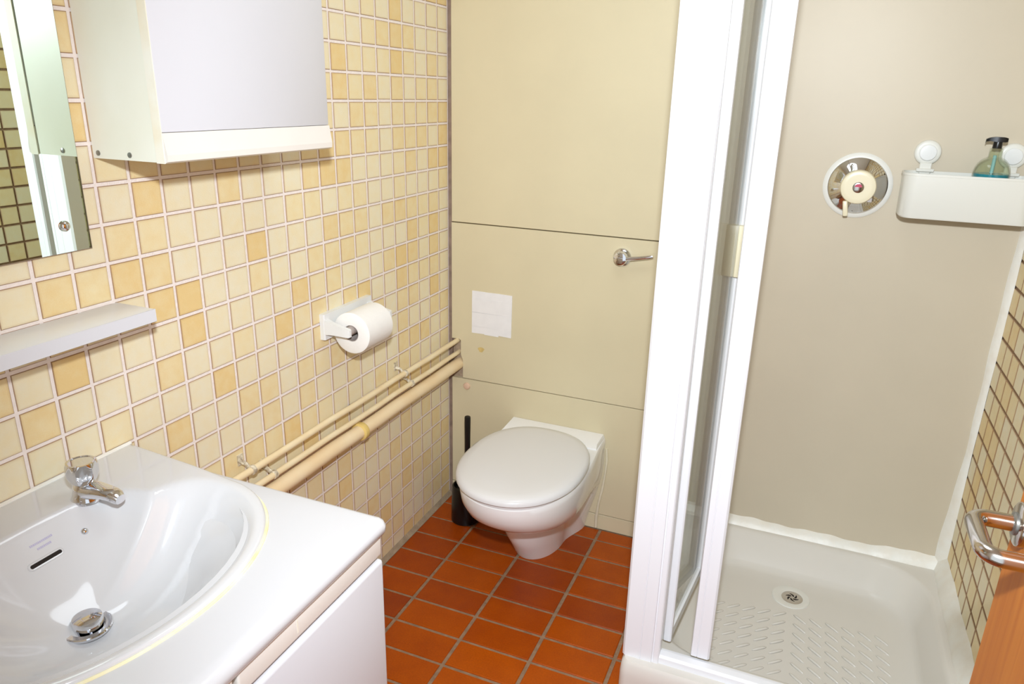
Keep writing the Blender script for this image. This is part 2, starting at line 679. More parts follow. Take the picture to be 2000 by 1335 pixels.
def tile_wall(wall, xw, rot, cells, keep, field_name):
    scored = []
    for c in cells:
        y, z = c
        pr = project((xw, y, z))
        s = 0
        if pr and -20 < pr[0] < 2020 and -20 < pr[1] < 1355 and keep(y, z):
            q = [project((xw, y + a * TS / 2, z + b * TS / 2)) for a, b in ((-1, -1), (1, -1), (1, 1), (-1, 1))]
            if all(q):
                s = abs(sum(q[i][0] * q[(i + 1) % 4][1] - q[(i + 1) % 4][0] * q[i][1] for i in range(4))) / 2
        scored.append((s, y, z))
    scored.sort(reverse=True)
    V, F, tones = [], [], []
    for k, (s, y, z) in enumerate(scored):
        r = random.random()
        t = 0.02 + 0.30 * r if r < 0.42 else (0.30 + 0.35 * random.random() if r < 0.8 else 0.6 + 0.35 * random.random())
        off = (random.uniform(-0.0003, 0.0003), random.uniform(-0.0004, 0.0004), random.uniform(-0.0004, 0.0004))
        if k < 300 and s > 60:
            o = bpy.data.objects.new('wall_tile', tile_me)
            o.matrix_local = Matrix.Translation((xw + off[0], y + off[1], z + off[2])) @ rot.to_4x4() @ Matrix.Rotation(random.choice((0, 1, 2, 3)) * PI / 2, 4, 'Z')
            o.color = (t, t, t, 1)
            o.parent = wall
            COL.objects.link(o)
        else:
            b = len(V)
            for v in TV:
                V.append(rot @ Vector(v) + Vector((xw + off[0], y, z)))
            F += [[b + i for i in f] for f in TF]
            tones += [t] * len(TF)
    me = bpy.data.meshes.new(field_name)
    me.from_pydata(V, [], F)
    uv = me.uv_layers.new(name='UVMap')
    at = me.attributes.new('tone', 'FLOAT_COLOR', 'FACE')
    nv = len(TV)
    for p in me.polygons:
        at.data[p.index].color = (tones[p.index],) * 3 + (1,)
        for li in p.loop_indices:
            v = TV[me.loops[li].vertex_index % nv]
            uv.data[li].uv = (v[0] / TS + 0.5, v[1] / TS + 0.5)
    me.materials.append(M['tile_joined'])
    o = bpy.data.objects.new(field_name, me)
    o.parent = wall
    o['kind'] = 'stuff'
    COL.objects.link(o)


def keep_left(y, z):
    if -1.27 < y < -0.72 and z > 1.37:
        return False            # behind the wall cabinet
    if y < -1.33 and z > 1.19:
        return False            # behind the mirror
    if z < 0.78 and y < -1.32:
        return False            # behind the vanity
    return True


cells = []
for c in range(0, 31):
    for L in range(-16, 19):
        z = Z0 - (L + 0.5) * P
        if z < 0.012 or z > HZ - 0.03:
            continue
        cells.append((-(c + 0.5) * P, z))
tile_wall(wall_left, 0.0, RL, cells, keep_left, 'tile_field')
cells = []
RZ0 = 0.988
for c in range(0, 31):
    for L in range(-20, 13):
        z = RZ0 - (L + 0.5) * P
        if z > HZ - 0.03 or (z < 0.2 and c < 10.5):
            continue
        cells.append((-0.018 - (c + 0.5) * P, z))
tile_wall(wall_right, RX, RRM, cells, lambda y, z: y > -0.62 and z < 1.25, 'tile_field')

# ------------------------------------------------------------------ back wall panels
box('wall_panel', (0.012, 0.0, 1.0145), (0.84, 0.018, HZ), 'panel', wall_back, 0.0012, 1)
# middle panel, notched at its lower left for the pipes
nx, nz = 0.054, 0.612
poly = [(0.012, nz), (0.012, 1.0115), (0.84, 1.0115), (0.84, 0.4715), (nx, 0.4715), (nx, 0.535), (0.046, 0.556), (0.046, nz - 0.004), (0.04, nz)]
V = [(x, 0.0, z) for x, z in poly] + [(x, 0.018, z) for x, z in poly]
n = len(poly)
F = [list(range(n)), list(range(n, 2 * n))] + [[i, (i + 1) % n, n + (i + 1) % n, n + i] for i in range(n)]
emit('wall_panel', V, F, 'panel', wall_back)
box('wall_panel', (0.012, 0.0, 0.0585), (0.84, 0.018, 0.4685), 'panel', wall_back, 0.0012, 1)
box('plinth_board', (0.012, 0.001, 0.0), (0.84, 0.018, 0.0560), 'panel', wall_back, 0.0008, 1)
box('shower_panel', (0.842, 0.0, 0.10), (RX + 0.02, 0.018, HZ), 'panel_shower', wall_back)
box('corner_strip', (-0.002, 0.0035, 0.0), (0.0118, 0.0175, HZ), 'strip', wall_back)  # grey-brown strip filling the gap between tiled wall and panels
box('backing_strip', (0.0, 0.013, 0.455), (0.052, 0.0185, 0.615), 'cut_edge', wall_back)

# small things on the back wall
t = thing('tape_patch', (0.161, -0.0005, 0.643), 'square white taped patch on the beige panel above the toilet', 'patch')
emit('tape_strip', *[g for g in rings_geo([[(0.088, -0.0012, 0.642), (0.137, -0.0012, 0.643), (0.137, -0.0012, 0.790), (0.0885, -0.0012, 0.790)], [(0.088, 0.0, 0.642), (0.137, 0.0, 0.643), (0.137, 0.0, 0.790), (0.0885, 0.0, 0.790)]])], 'patch', t)
emit('tape_strip', *[g for g in rings_geo([[(0.135, -0.0018, 0.641), (0.187, -0.0018, 0.640), (0.186, -0.0018, 0.790), (0.135, -0.0018, 0.7895)], [(0.135, 0.0, 0.641), (0.187, 0.0, 0.640), (0.186, 0.0, 0.790), (0.135, 0.0, 0.7895)]])], 'patch', t)
emit('tape_strip', *[g for g in rings_geo([[(0.185, -0.0024, 0.645), (0.233, -0.0024, 0.643), (0.234, -0.0024, 0.789), (0.185, -0.0024, 0.790)], [(0.185, 0.0, 0.645), (0.233, 0.0, 0.643), (0.234, 0.0, 0.789), (0.185, 0.0, 0.790)]])], 'patch', t)
for zz in (0.692, 0.741):
    box('tape_strip', (0.089, -0.0030, zz - 0.024), (0.2335, -0.0022, zz + 0.024), 'patch', t)

tag(lathe('screw_cover_cap', (0.070, 0.0, 0.4425), (0, -1, 0), [(0, 0.0125), (0.003, 0.0125), (0.0055, 0.011), (0.007, 0.007)], 'cap'), 'round pinkish cover cap on the beige panel left of the toilet', 'cap')

V, F = rings_geo([[(0.123 + 0.011 * math.cos(a) * (1 + 0.25 * math.sin(3 * a)), d, 0.585 + 0.009 * math.sin(a)) for a in [2 * PI * i / 18 for i in range(18)]] for d in (0.0, -0.0006)])
emit('yellow_stain', V, F, 'stain', wall_back)

t = thing('flush_handle', (0.590, 0.0, 0.955), 'chrome toilet flush lever on the beige panel near the shower frame', 'flush lever')
lathe('rose', (0.590, 0, 0.955), (0, -1, 0), [(0, 0.028), (0.004, 0.028), (0.007, 0.026), (0.010, 0.021), (0.026, 0.021), (0.031, 0.019), (0.033, 0.012)], 'chrome', t)
tube('lever', [(0.588, -0.024, 0.953), (0.615, -0.025, 0.957), (0.65, -0.025, 0.963), (0.683, -0.025, 0.970), (0.688, -0.025, 0.971)], [0.0075, 0.0065, 0.0058, 0.0055, 0.004], 'chrome', t)

# ------------------------------------------------------------------ toilet
TXC = 0.410


def dsec(z, wd, yf, yb=0.0, p=2.25, wb=None, n=40):
    """D-shaped horizontal section: flat against the wall at yb, rounded front at yf."""
    wb = wd * 0.9 if wb is None else wb
    ym = yf + (yb - yf) * 0.52          # widest line
    out = []
    for i in range(n + 1):              # rounded front from right to left
        a = PI * i / n
        c, s = math.cos(a), math.sin(a)
        x = wd * math.copysign(abs(c) ** (2 / p), c)
        y = ym - (ym - yf) * abs(s) ** (2 / p)
        out.append((TXC + x, y, z))
    for k in range(1, 6):               # left flank back to the wall
        u = k / 6
        out.append((TXC - lerp(wd, wb, smooth01(0, 1, u)), lerp(ym, yb, u), z))
    for k in range(0, 9):
        out.append((TXC + lerp(-wb, wb, k / 8), yb, z))
    for k in range(5, 0, -1):
        u = k / 6
        out.append((TXC + lerp(wd, wb, smooth01(0, 1, u)), lerp(ym, yb, u), z))
    return out


tl = thing('toilet', (TXC, -0.02, 0), 'white ceramic toilet with closed lid against the beige panel', 'toilet')
secs = [(0.0, .080, -.262, .116), (0.006, .081, -.266, .117), (0.03, .085, -.282, .121), (0.06, .090, -.302, .128), (0.10, .098, -.330, .139), (0.150, .107, -.349, .152), (0.171, .112, -.357, .156),
        (0.179, .128, -.371, .159), (0.191, .148, -.399, .161), (0.208, .162, -.434, .164), (0.229, .172, -.470, .166), (0.258, .179, -.507, .168), (0.292, .183, -.531, .168), (0.325, .184, -.541, .168), (0.340, .183, -.541, .168), (0.346, .179, -.536, .165)]
V, F = rings_geo([dsec(z, wd, yf, -0.001, wb=wb, p=lerp(2.0, 2.25, smooth01(0.1, 0.2, z))) for z, wd, yf, wb in secs])
emit('bowl', V, F, 'toilet', tl, True)
# raised rear ledge of the china
V, F = rings_geo([[(TXC + sx * wd, y, z) for sx, y, z in ((-1, -0.001, z1), (1, -0.001, z1), (1, yy, z2), (-1, yy, z2))] for wd, yy, z1, z2 in ((0.166, -0.10, 0.335, 0.335), (0.164, -0.095, 0.352, 0.350), (0.160, -0.075, 0.360, 0.357))])
emit('rear_ledge', V, F, 'toilet', tl, True)


def egg(z, grow=0.0, yb=-0.066, yf=-0.556, wd=0.187, n=56):
    out = []
    yc = (yb + yf) / 2 + 0.0
    for i in range(n):
        a = 2 * PI * i / n
        c, s = math.cos(a), math.sin(a)
        p = 2.12 if s < 0 else 2.35
        x = (wd + grow) * math.copysign(abs(c) ** (2 / p), c)
        y = yc + ((yb - yf) / 2 + grow) * math.copysign(abs(s) ** (2 / p), s)
        out.append((TXC + x, y, z))
    return out


V, F = rings_geo([egg(0.3445, -0.016), egg(0.347, -0.012), egg(0.356, -0.012), egg(0.358, -0.014)])
emit('seat', V, F, 'lid', tl, True)
V, F = rings_geo([egg(0.359, -0.004), egg(0.361, 0.0), egg(0.368, 0.0), egg(0.375, -0.004), egg(0.380, -0.013), egg(0.3825, -0.035), egg(0.384, -0.08), egg(0.3845, -0.14)])
emit('lid', V, F, 'lid', tl, True)
tube('sealant_run', [(0.585, -0.002, 0.31), (0.5885, -0.002, 0.27), (0.586, -0.002, 0.22), (0.580, -0.002, 0.16), (0.570, -0.002, 0.10), (0.566, -0.002, 0.05), (0.566, -0.002, 0.006)], [0.003, 0.0045, 0.004, 0.005, 0.0045, 0.006, 0.005], 'panel_sealant', tl, 10)
t = thing('toilet_brush', (0.132, -0.135, 0.0), 'black toilet brush in its holder between toilet and tiled wall', 'toilet brush')
lathe('holder', (0.132, -0.135, 0.0), (0, 0, 1), [(0, 0.046), (0.004, 0.050), (0.03, 0.050), (0.11, 0.0475), (0.135, 0.046), (0.137, 0.041), (0.12, 0.040)], 'black', t)
lathe('handle', (0.138, -0.135, 0.10), (0, 0, 1), [(0, 0.010), (0.2, 0.0095), (0.29, 0.0105), (0.294, 0.0095), (0.296, 0.006)], 'black', t, 20)

# ------------------------------------------------------------------ pipes on the left wall
PIPES = [('heating_pipe', 0.032, 0.609, 0.6050, 0.0082, 'pipe', 'uppermost of the two thin cream pipes along the tiled wall'),
         ('heating_pipe', 0.034, 0.5655, 0.5610, 0.0076, 'pipe', 'lower thin cream pipe just above the thick waste pipe'),
         ('waste_pipe', 0.036, 0.528, 0.5200, 0.0196, 'pipe_tan', 'thick cream waste pipe along the tiled wall with an ochre joint ring')]
pobj = []
for nm, x, zl, zr, r, m, lab in PIPES:
    t = thing(nm, (x, -0.9, min(zl, zr) - r), lab, 'pipe')
    path = [(x, -1.268, zl)] + [(x + 0.0008 * math.sin(k * 2.1), -1.268 + 1.283 * k / 12, lerp(zl, zr, k / 12) + 0.0007 * math.sin(k * 1.7)) for k in range(1, 12)] + [(x, 0.017, zr)]
    tube('tube', path, r, m, t, 18)
    pobj.append(t)
lathe('joint_ring', (0.036, -0.612, 0.5230), (0, 1, 0), [(0, 0.0200), (0.003, 0.0250), (0.016, 0.0260), (0.021, 0.0230), (0.024, 0.0200)], 'ring', pobj[2], 28)
for k, y in ((0, -1.015), (0, -0.352), (1, -0.950), (1, -0.318)):
    nm, x, zl, zr, r, m, lab = PIPES[k]
    z = lerp(zl, zr, (y + 1.268) / 1.268)
    V, F = join_geo([lathe_geo((x, y - 0.005, z), (0, 1, 0), [(0, r + 0.0015), (0.001, r + 0.0028), (0.009, r + 0.0028), (0.010, r + 0.0015)], 18),
                     tube_geo([(x - r, y, z + 0.004), (0.018, y - 0.002, z + 0.012), (0.0, y - 0.003, z + 0.016)], [0.005, 0.0045, 0.006], 8),
                     box_geo((-0.001, y - 0.010, z + 0.006), (0.003, y + 0.006, z + 0.032))])
    emit('pipe_clip', V, F, 'dirty', pobj[k], True)
lathe('wall_plug', (0.0, -0.597, 0.5895), (1, 0, 0), [(0, 0.006), (0.012, 0.006), (0.013, 0.004)], 'dull_steel', pobj[1], 12)

# ------------------------------------------------------------------ toilet roll and holder
t = thing('toilet_roll_holder', (0.03, -0.60, 0.815), 'white plastic toilet roll holder on the tiled wall', 'holder')
V, F = rings_geo([[(x, y, z) for y, z in ((y0, 0.815), (-0.49, 0.815), (-0.49, 0.882), (y0, 0.882))] for x, y0 in ((0.0, -0.703), (0.011, -0.703), (0.014, -0.700))])
emit('back_plate', V, F, 'white_gloss', t, True)
for y in (-0.693, -0.502):
    V, F = rings_geo([[(x, y - h, zc - q), (x, y + h, zc - q), (x, y + h, zc + q), (x, y - h, zc + q)] for x, h, q, zc in ((0.010, 0.009, 0.020, 0.849), (0.03, 0.008, 0.0150, 0.846), (0.062, 0.007, 0.0115, 0.842), (0.080, 0.006, 0.0105, 0.840), (0.084, 0.004, 0.009, 0.840))])
    emit('arm', V, F, 'white_gloss', t, True)
lathe('roller', (0.071, -0.690, 0.841), (0, 1, 0), [(0, 0.008), (0.004, 0.0115), (0.182, 0.0115), (0.186, 0.008)], 'card', t, 20)
t = thing('toilet_roll', (0.071, -0.615, 0.777), 'white toilet paper roll hanging on the wall holder', 'toilet roll')
prof = [(0.0, 0.0215), (0.0, 0.050), (0.002, 0.0535), (0.112, 0.0535), (0.114, 0.051), (0.114, 0.0215)]
V, F = lathe_geo((0.071, -0.672, 0.833), (0, 1, 0), prof + [prof[0]], 56, cap=False)
emit('paper', V, F, 'paper', t, True)
V, F = lathe_geo((0.071, -0.672, 0.833), (0, 1, 0), [(0.001, 0.0212), (0.113, 0.0212), (0.113, 0.0195), (0.001, 0.0195), (0.001, 0.0212)], 40, cap=False)
emit('card_core', V, F, 'card', t, True)

# ------------------------------------------------------------------ mirror, shelf, wall cabinet
t = thing('wall_mirror', (0.003, -1.60, 1.156), 'frameless mirror screwed to the tiled wall beside the cabinet', 'mirror')
box('glass_edge', (0.0005, -1.92, 1.156), (0.0050, -1.295, 1.90), 'mirror_edge', t)
box('mirror_face', (0.0050, -1.919, 1.157), (0.0056, -1.296, 1.899), 'mirror', t)
for y in (-1.338, -1.875):
    for z in (1.199, 1.855):
        if y < -1.5 or z > 1.5:
            continue
        lathe('dome_screw', (0.0056, y, z), (1, 0, 0), [(0, 0.0085), (0.002, 0.0085), (0.005, 0.0065), (0.0065, 0.003)], 'chrome', t, 20)

t = thing('wall_shelf', (0.045, -1.6, 1.032), 'narrow white shelf on the tiled wall below the mirror', 'shelf')
box('board', (0.0, -1.95, 1.0315), (0.0895, -1.262, 1.0535), 'white_gloss', t, 0.0015, 2)
box('front_edging', (0.0893, -1.95, 1.0312), (0.0912, -1.2618, 1.0539), 'white_door', t, 0.0006, 1)

CY0, CY1, CX, CZ = -1.262, -0.836, 0.157, 1.2995
t = thing('wall_cabinet', (0.06, -1.02, CZ), 'white wall cabinet above the toilet roll, door closed', 'wall cabinet')
V, F = join_geo([box_geo((0.0, CY0, CZ), (CX - 0.018, CY0 + 0.016, 1.95)), box_geo((0.0, CY1 - 0.016, CZ), (CX - 0.018, CY1, 1.95)),
                 box_geo((0.0, CY0 + 0.016, CZ), (CX - 0.018, CY1 - 0.016, CZ + 0.016)), box_geo((0.0, CY0 + 0.016, 1.934), (CX - 0.018, CY1 - 0.016, 1.95)),
                 box_geo((0.0, CY0 + 0.016, CZ + 0.016), (0.006, CY1 - 0.016, 1.934))])
emit('carcass', V, F, 'cream', t)
dr = box('door', (CX - 0.017, CY0 - 0.001, CZ + 0.046), (CX, CY1 + 0.001, 1.95), 'white_door', t, 0.002, 2)
# bottom grip rail of the door: a moulded strip leaning outwards
pr_ = [(CX - 0.017, CZ + 0.0455), (CX - 0.017, CZ), (CX - 0.001, CZ - 0.001), (CX + 0.006, CZ + 0.002), (CX + 0.0065, CZ + 0.012), (CX + 0.001, CZ + 0.0455)]
V, F = rings_geo([[(x, y, z) for x, z in pr_] for y in (CY0 - 0.001, CY1 + 0.001)])
emit('grip_rail', V, F, 'fascia', t)
box('edge_strip', (CX - 0.0165, CY0 - 0.0022, CZ - 0.001), (CX + 0.0005, CY0 - 0.0008, 1.95), 'cream_edge', t)
for x in (0.012, 0.082):
    lathe('screw', (x, CY0, CZ + 0.0085), (0, -1, 0), [(0, 0.0045), (0.0012, 0.0042), (0.002, 0.002)], 'dull_steel', t, 14)

# ------------------------------------------------------------------ vanity unit, worktop, basin
VY1, VY0, VX = -1.284, -1.96, 0.528
t = thing('vanity_unit', (0.26, -1.62, 0.0), 'white vanity cabinet under the basin worktop', 'vanity cabinet')
V, F = join_geo([box_geo((0.01, VY1 - 0.016, 0.08), (VX, VY1, 0.742)), box_geo((0.01, VY0, 0.08), (VX, VY0 + 0.016, 0.742)),
                 box_geo((0.01, VY0 + 0.016, 0.08), (VX, VY1 - 0.016, 0.096)), box_geo((0.01, VY0 + 0.016, 0.096), (0.018, VY1 - 0.016, 0.60)),
                 box_geo((VX - 0.016, VY0 + 0.016, 0.66), (VX, VY1 - 0.016, 0.742)), box_geo((0.03, VY0 + 0.01, 0.0), (VX - 0.04, VY1 - 0.01, 0.08))])
emit('carcass', V, F, 'fascia', t)
for y0, y1 in ((-1.606, VY1 - 0.001), (-1.955, -1.614)):
    box('fascia', (VX, y0, 0.7075), (VX + 0.014, y1, 0.7455), 'fascia', t, 0.0035, 3)
    box('door', (VX, y0 - 0.002, 0.09), (VX + 0.017, y1, 0.7005), 'white_door', t, 0.006, 3)
box('scratch', (VX + 0.0139, -1.496, 0.716), (VX + 0.0142, -1.493, 0.737), 'cream_edge', t)

WT = 0.772
pro = [(0.0, WT), (0.525, WT), (0.537, WT - 0.0015), (0.545, WT - 0.0055), (0.5495, WT - 0.012), (0.5495, WT - 0.020), (0.546, WT - 0.0262), (0.535, WT - 0.0265), (0.0, WT - 0.0265)]
WY1, WY0 = -1.2735, -1.97
rings = []
for y, s in ((WY1, 0.010), (WY1 - 0.0012, 0.006), (WY1 - 0.004, 0.003), (WY1 - 0.011, 0.0), (WY0, 0.0)):
    rings.append([(x - (s if x > 0.5 else 0), y, min(z, WT - s * 0.75)) for x, z in pro])
V, F = rings_geo(rings)
# the basin is let into the top: cut the opening
BXC, BYC = 0.262, -1.563
wt = emit('worktop', V, F, 'worktop', None, True)
tag(wt, 'white moulded worktop around the basin with rounded front edge', 'worktop')
cut_V, cut_F = lathe_geo((0, 0, -0.2), (0, 0, 1), [(0, 1.0), (0.4, 1.0)], 48)
cut_V = [Vector((BXC - 0.01 + v.x * 0.165, BYC + v.y * 0.232, WT + v.z)) for v in cut_V]
cutter = emit('cutter', cut_V, cut_F, 'worktop')
bm_mod = wt.modifiers.new('opening', 'BOOLEAN')
bm_mod.operation = 'DIFFERENCE'
bm_mod.object = cutter
bm_mod.solver = 'EXACT'
dg = bpy.context.evaluated_depsgraph_get()
nme = bpy.data.meshes.new_from_object(wt.evaluated_get(dg))
wt.modifiers.clear()
wt.data = nme
bpy.data.objects.remove(cutter, do_unlink=True)

RIM = 0.790         # height of the basin deck


def b_out(a):
    """Plan outline of the basin, direction a from its centre (x to the room, y along the wall)."""
    c, s = math.cos(a), math.sin(a)
    A, B = 0.188, 0.262
    if c >= 0:
        r = 1 / math.sqrt((c / A) ** 2 + (s / B) ** 2)
        return r
    # rear: nearly a rectangle reaching the wall, flanks widening to +-0.283
    xb = BXC - 0.002
    best = 9
    if c < -1e-6:
        best = xb / -c
    # flank: |y| = 0.262 + 0.021*u, u = -x/xb
    sl = 0.021 / xb
    den = abs(s) + c * sl
    if den > 1e-6:
        best = min(best, B / den)
    return best


def b_z(x, y):
    """Height of the top surface at local (x,y)."""
    deck = RIM - 0.004 * smooth01(-0.10, 0.02, x) - 0.007 * smooth01(0.0, 0.15, x)
    # main oval bowl, its rear edge nearly straight; soap shoulders stay behind it
    if x >= 0:
        e1 = math.sqrt((x / 0.174) ** 2 + (y / 0.247) ** 2)
    else:
        e1 = ((abs(x) / 0.100) ** 3.2 + (abs(y) / 0.247) ** 2.6) ** (1 / 2.9)
    d1 = 0.130 * (1 - e1 ** 3.4) ** 1.7 if e1 < 1 else 0.0
    # middle bay reaching back between the taps, with the overflow in its sloping face
    e2 = ((abs(x + 0.02) / 0.147) ** 3.4 + (abs(y) / 0.172) ** 3.4) ** (1 / 3.4)
    d2 = 0.125 * (1 - e2 ** 1.7) if e2 < 1 else 0.0
    h = max(1e-9, 0.012 - abs(d1 - d2))
    d = max(d1, d2) + (h * h / 0.048 if min(d1, d2) > 0.0 and abs(d1 - d2) < 0.012 else 0.0) * min(1.0, min(d1, d2) / 0.01)
    return deck - d


NA, NR = 168, 44
rings = []
dxo = -0.045        # drain lies behind the centre
for j in range(NR + 1):
    v = j / NR
    ring = []
    for i in range(NA):
        a = 2 * PI * i / NA
        ro = b_out(a)
        px, py = ro * math.cos(a), ro * math.sin(a)
        u = v ** 0.85
        x = dxo * (1 - u) + px * u * 0.975
        y = py * u * 0.975
        ring.append(Vector((BXC + x, BYC + y, b_z(x, y))))
    rings.append(ring)
# rounded outer lip down onto the worktop
for f_, dz in ((0.985, 0.0008), (0.993, 0.003), (0.998, 0.007), (1.0, 0.012)):
    ring = []
    for i in range(NA):
        a = 2 * PI * i / NA
        ro = b_out(a)
        x, y = ro * math.cos(a) * f_, ro * math.sin(a) * f_
        z = b_z(x * 0.97, y * 0.97) - dz
        if f_ == 1.0:
            z = min(z, WT - 0.0005) if x > -0.2 else WT - 0.0005
        ring.append(Vector((BXC + x, BYC + y, z)))
    rings.append(ring)
# underside shell
for f_, zz in ((0.86, WT - 0.03), (0.70, 0.70), (0.45, 0.645), (0.12, 0.635)):
    rings.append([Vector((BXC + (dxo * (1 - f_) + b_out(2 * PI * i / NA) * math.cos(2 * PI * i / NA) * f_ * 0.86), BYC + b_out(2 * PI * i / NA) * math.sin(2 * PI * i / NA) * f_ * 0.86, zz)) for i in range(NA)])
V, F = rings_geo(rings, cap0=False, cap1=True)
bt = thing('wash_basin', (BXC, BYC, 0.635), 'white oval ceramic washbasin with plug, set in the worktop', 'washbasin')
bo = emit('basin_bowl', V, F, 'ceramic', bt, 'all')
# yellowed sealant line round the front
path = [(BXC + b_out(a) * math.cos(a) * 1.004, BYC + b_out(a) * math.sin(a) * 1.004, WT + 0.0003) for a in [lerp(-1.60, 1.60, i / 80) for i in range(81)]]
tube('sealant_line', path, 0.0026, 'sealant', bt, 8)
path = [(0.002, lerp(-1.846, -1.281, k / 12), RIM - 0.001) for k in range(13)]
tube('wall_seal', path, 0.0042, 'silicone', bt, 8)
zd = b_z(dxo, 0)
DX = BXC + dxo
lathe('waste_flange', (DX, BYC, zd - 0.004), (0, 0, 1), [(0, 0.030), (0.006, 0.0335), (0.0075, 0.032), (0.007, 0.024), (0.002, 0.021)], 'chrome', bt, 36)
lathe('plug', (DX + 0.002, BYC, zd - 0.002), (0, 0, 1), [(0, 0.019), (0.010, 0.0205), (0.0175, 0.021), (0.0205, 0.0195), (0.022, 0.013), (0.0225, 0.004)], 'chrome', bt, 36)


def on_bowl(x, y):
    """point and normal of basin surface at world x,y"""
    e = 0.002
    lx, ly = x - BXC, y - BYC
    z = b_z(lx, ly)
    nx_ = (b_z(lx + e, ly) - b_z(lx - e, ly)) / (2 * e)
    ny_ = (b_z(lx, ly + e) - b_z(lx, ly - e)) / (2 * e)
    return Vector((x, y, z)), Vector((-nx_, -ny_, 1)).normalized()


# overflow slot with dark inside, chain stay, print
p0, nn = on_bowl(0.1285, -1.5470)
side = Vector((0, 1, 0))
upv = nn.cross(side).normalized()


def stad(c, hw, hh, off, n=10):
    out = []
    for i in range(n + 1):
        a = -PI / 2 + PI * i / n
        out.append(c + side * (hw + hh * math.cos(a)) + upv * (hh * math.sin(a)) + nn * off)
    for i in range(n + 1):
        a = PI / 2 + PI * i / n
        out.append(c + side * (-hw + hh * math.cos(a)) + upv * (hh * math.sin(a)) + nn * off)
    return out


V, F = rings_geo([stad(p0, 0.0215, 0.0030, 0.0012), stad(p0, 0.0215, 0.0048, 0.0016), stad(p0, 0.0215, 0.0062, 0.0006), stad(p0, 0.0215, 0.0064, -0.003)], cap0=False, cap1=False)
emit('overflow_lip', V, F, 'ceramic', bt, True)
V, F = rings_geo([stad(p0, 0.0215, 0.0036, 0.0012), stad(p0, 0.0215, 0.0034, -0.002)])
emit('overflow_slot', V, F, 'dark', bt)
p1, n1 = on_bowl(0.1275, -1.481)
lathe('chain_stay', p1 - n1 * 0.001, n1, [(0, 0.0055), (0.002, 0.0055), (0.004, 0.004), (0.005, 0.002)], 'chrome', bt, 16)
parts = []
for row, (xx, ya, yb_) in enumerate(((0.1115, -1.556, -1.521), (0.1165, -1.549, -1.529))):
    k = 0
    y = ya
    while y < yb_:
        wdt = random.uniform(0.0012, 0.0022)
        c, n_ = on_bowl(xx, y + wdt / 2)
        s_ = Vector((0, 1, 0))
        u_ = n_.cross(s_).normalized()
        q = [c + s_ * (wdt / 2) * a + u_ * 0.0016 * b + n_ * 0.0004 for a, b in ((-1, -1), (1, -1), (1, 1), (-1, 1))]
        q2 = [v - n_ * 0.0008 for v in q]
        parts.append(rings_geo([q, q2]))
        y += wdt + 0.0009
emit('maker_print', *join_geo(parts), 'ink', bt)


def make_tap(x, y, rot, label):
    t = thing('basin_tap', (x, y, RIM - 0.0045), label, 'tap', 'pair of chrome basin taps')
    b = RIM - 0.0045
    lathe('body', (x, y, b), (0, 0, 1), [(0, 0.0235), (0.004, 0.0235), (0.010, 0.0205), (0.020, 0.0185), (0.026, 0.0175), (0.030, 0.0150), (0.034, 0.0125)], 'chrome', t, 28)
    dv = Vector((math.cos(rot), math.sin(rot), 0))
    V, F = [], []
    sd = Vector((-dv.y, dv.x, 0))
    rings = []
    for d, wz, h0, h1 in ((0.0, 0.0185, 0.004, 0.031), (0.02, 0.0175, 0.008, 0.030), (0.040, 0.0150, 0.012, 0.029), (0.054, 0.0135, 0.011, 0.028), (0.064, 0.0122, 0.008, 0.0255), (0.070, 0.0090, 0.007, 0.020)):
        c = Vector((x, y, b)) + dv * d
        ring = []
        for i in range(16):
            a = 2 * PI * i / 16
            cs, sn = math.cos(a), math.sin(a)
            ring.append(c + sd * wz * math.copysign(abs(cs) ** 0.7, cs) + Vector((0, 0, (h0 + h1) / 2 + (h1 - h0) / 2 * math.copysign(abs(sn) ** 0.7, sn))))
        rings.append(ring)
    V, F = rings_geo(rings)
    emit('spout', V, F, 'chrome', t, True)
    # faceted handwheel: six concave sides
    rings = []
    for h, r, lob in ((0.030, 0.0150, 0.0), (0.034, 0.0195, 0.002), (0.044, 0.0232, 0.004), (0.056, 0.0238, 0.004), (0.0635, 0.0230, 0.002), (0.0670, 0.0212, 0.0), (0.0673, 0.0188, 0.0), (0.0660, 0.0178, 0.0)):
        ring = []
        for i in range(36):
            a = 2 * PI * i / 36
            rr = r - lob * abs(math.sin(3 * a)) ** 1.5
            ring.append((x + rr * math.cos(a), y + rr * math.sin(a), b + h))
        rings.append(ring)
    V, F = rings_geo(rings)
    emit('handwheel', V, F, 'chrome', t, True)
    return t


make_tap(0.097, -1.446, math.radians(4), 'chrome basin tap right of the plug, nearest the tiled wall corner')
make_tap(0.097, -1.683, math.radians(4), 'chrome basin tap whose spout tip shows at the left picture edge')

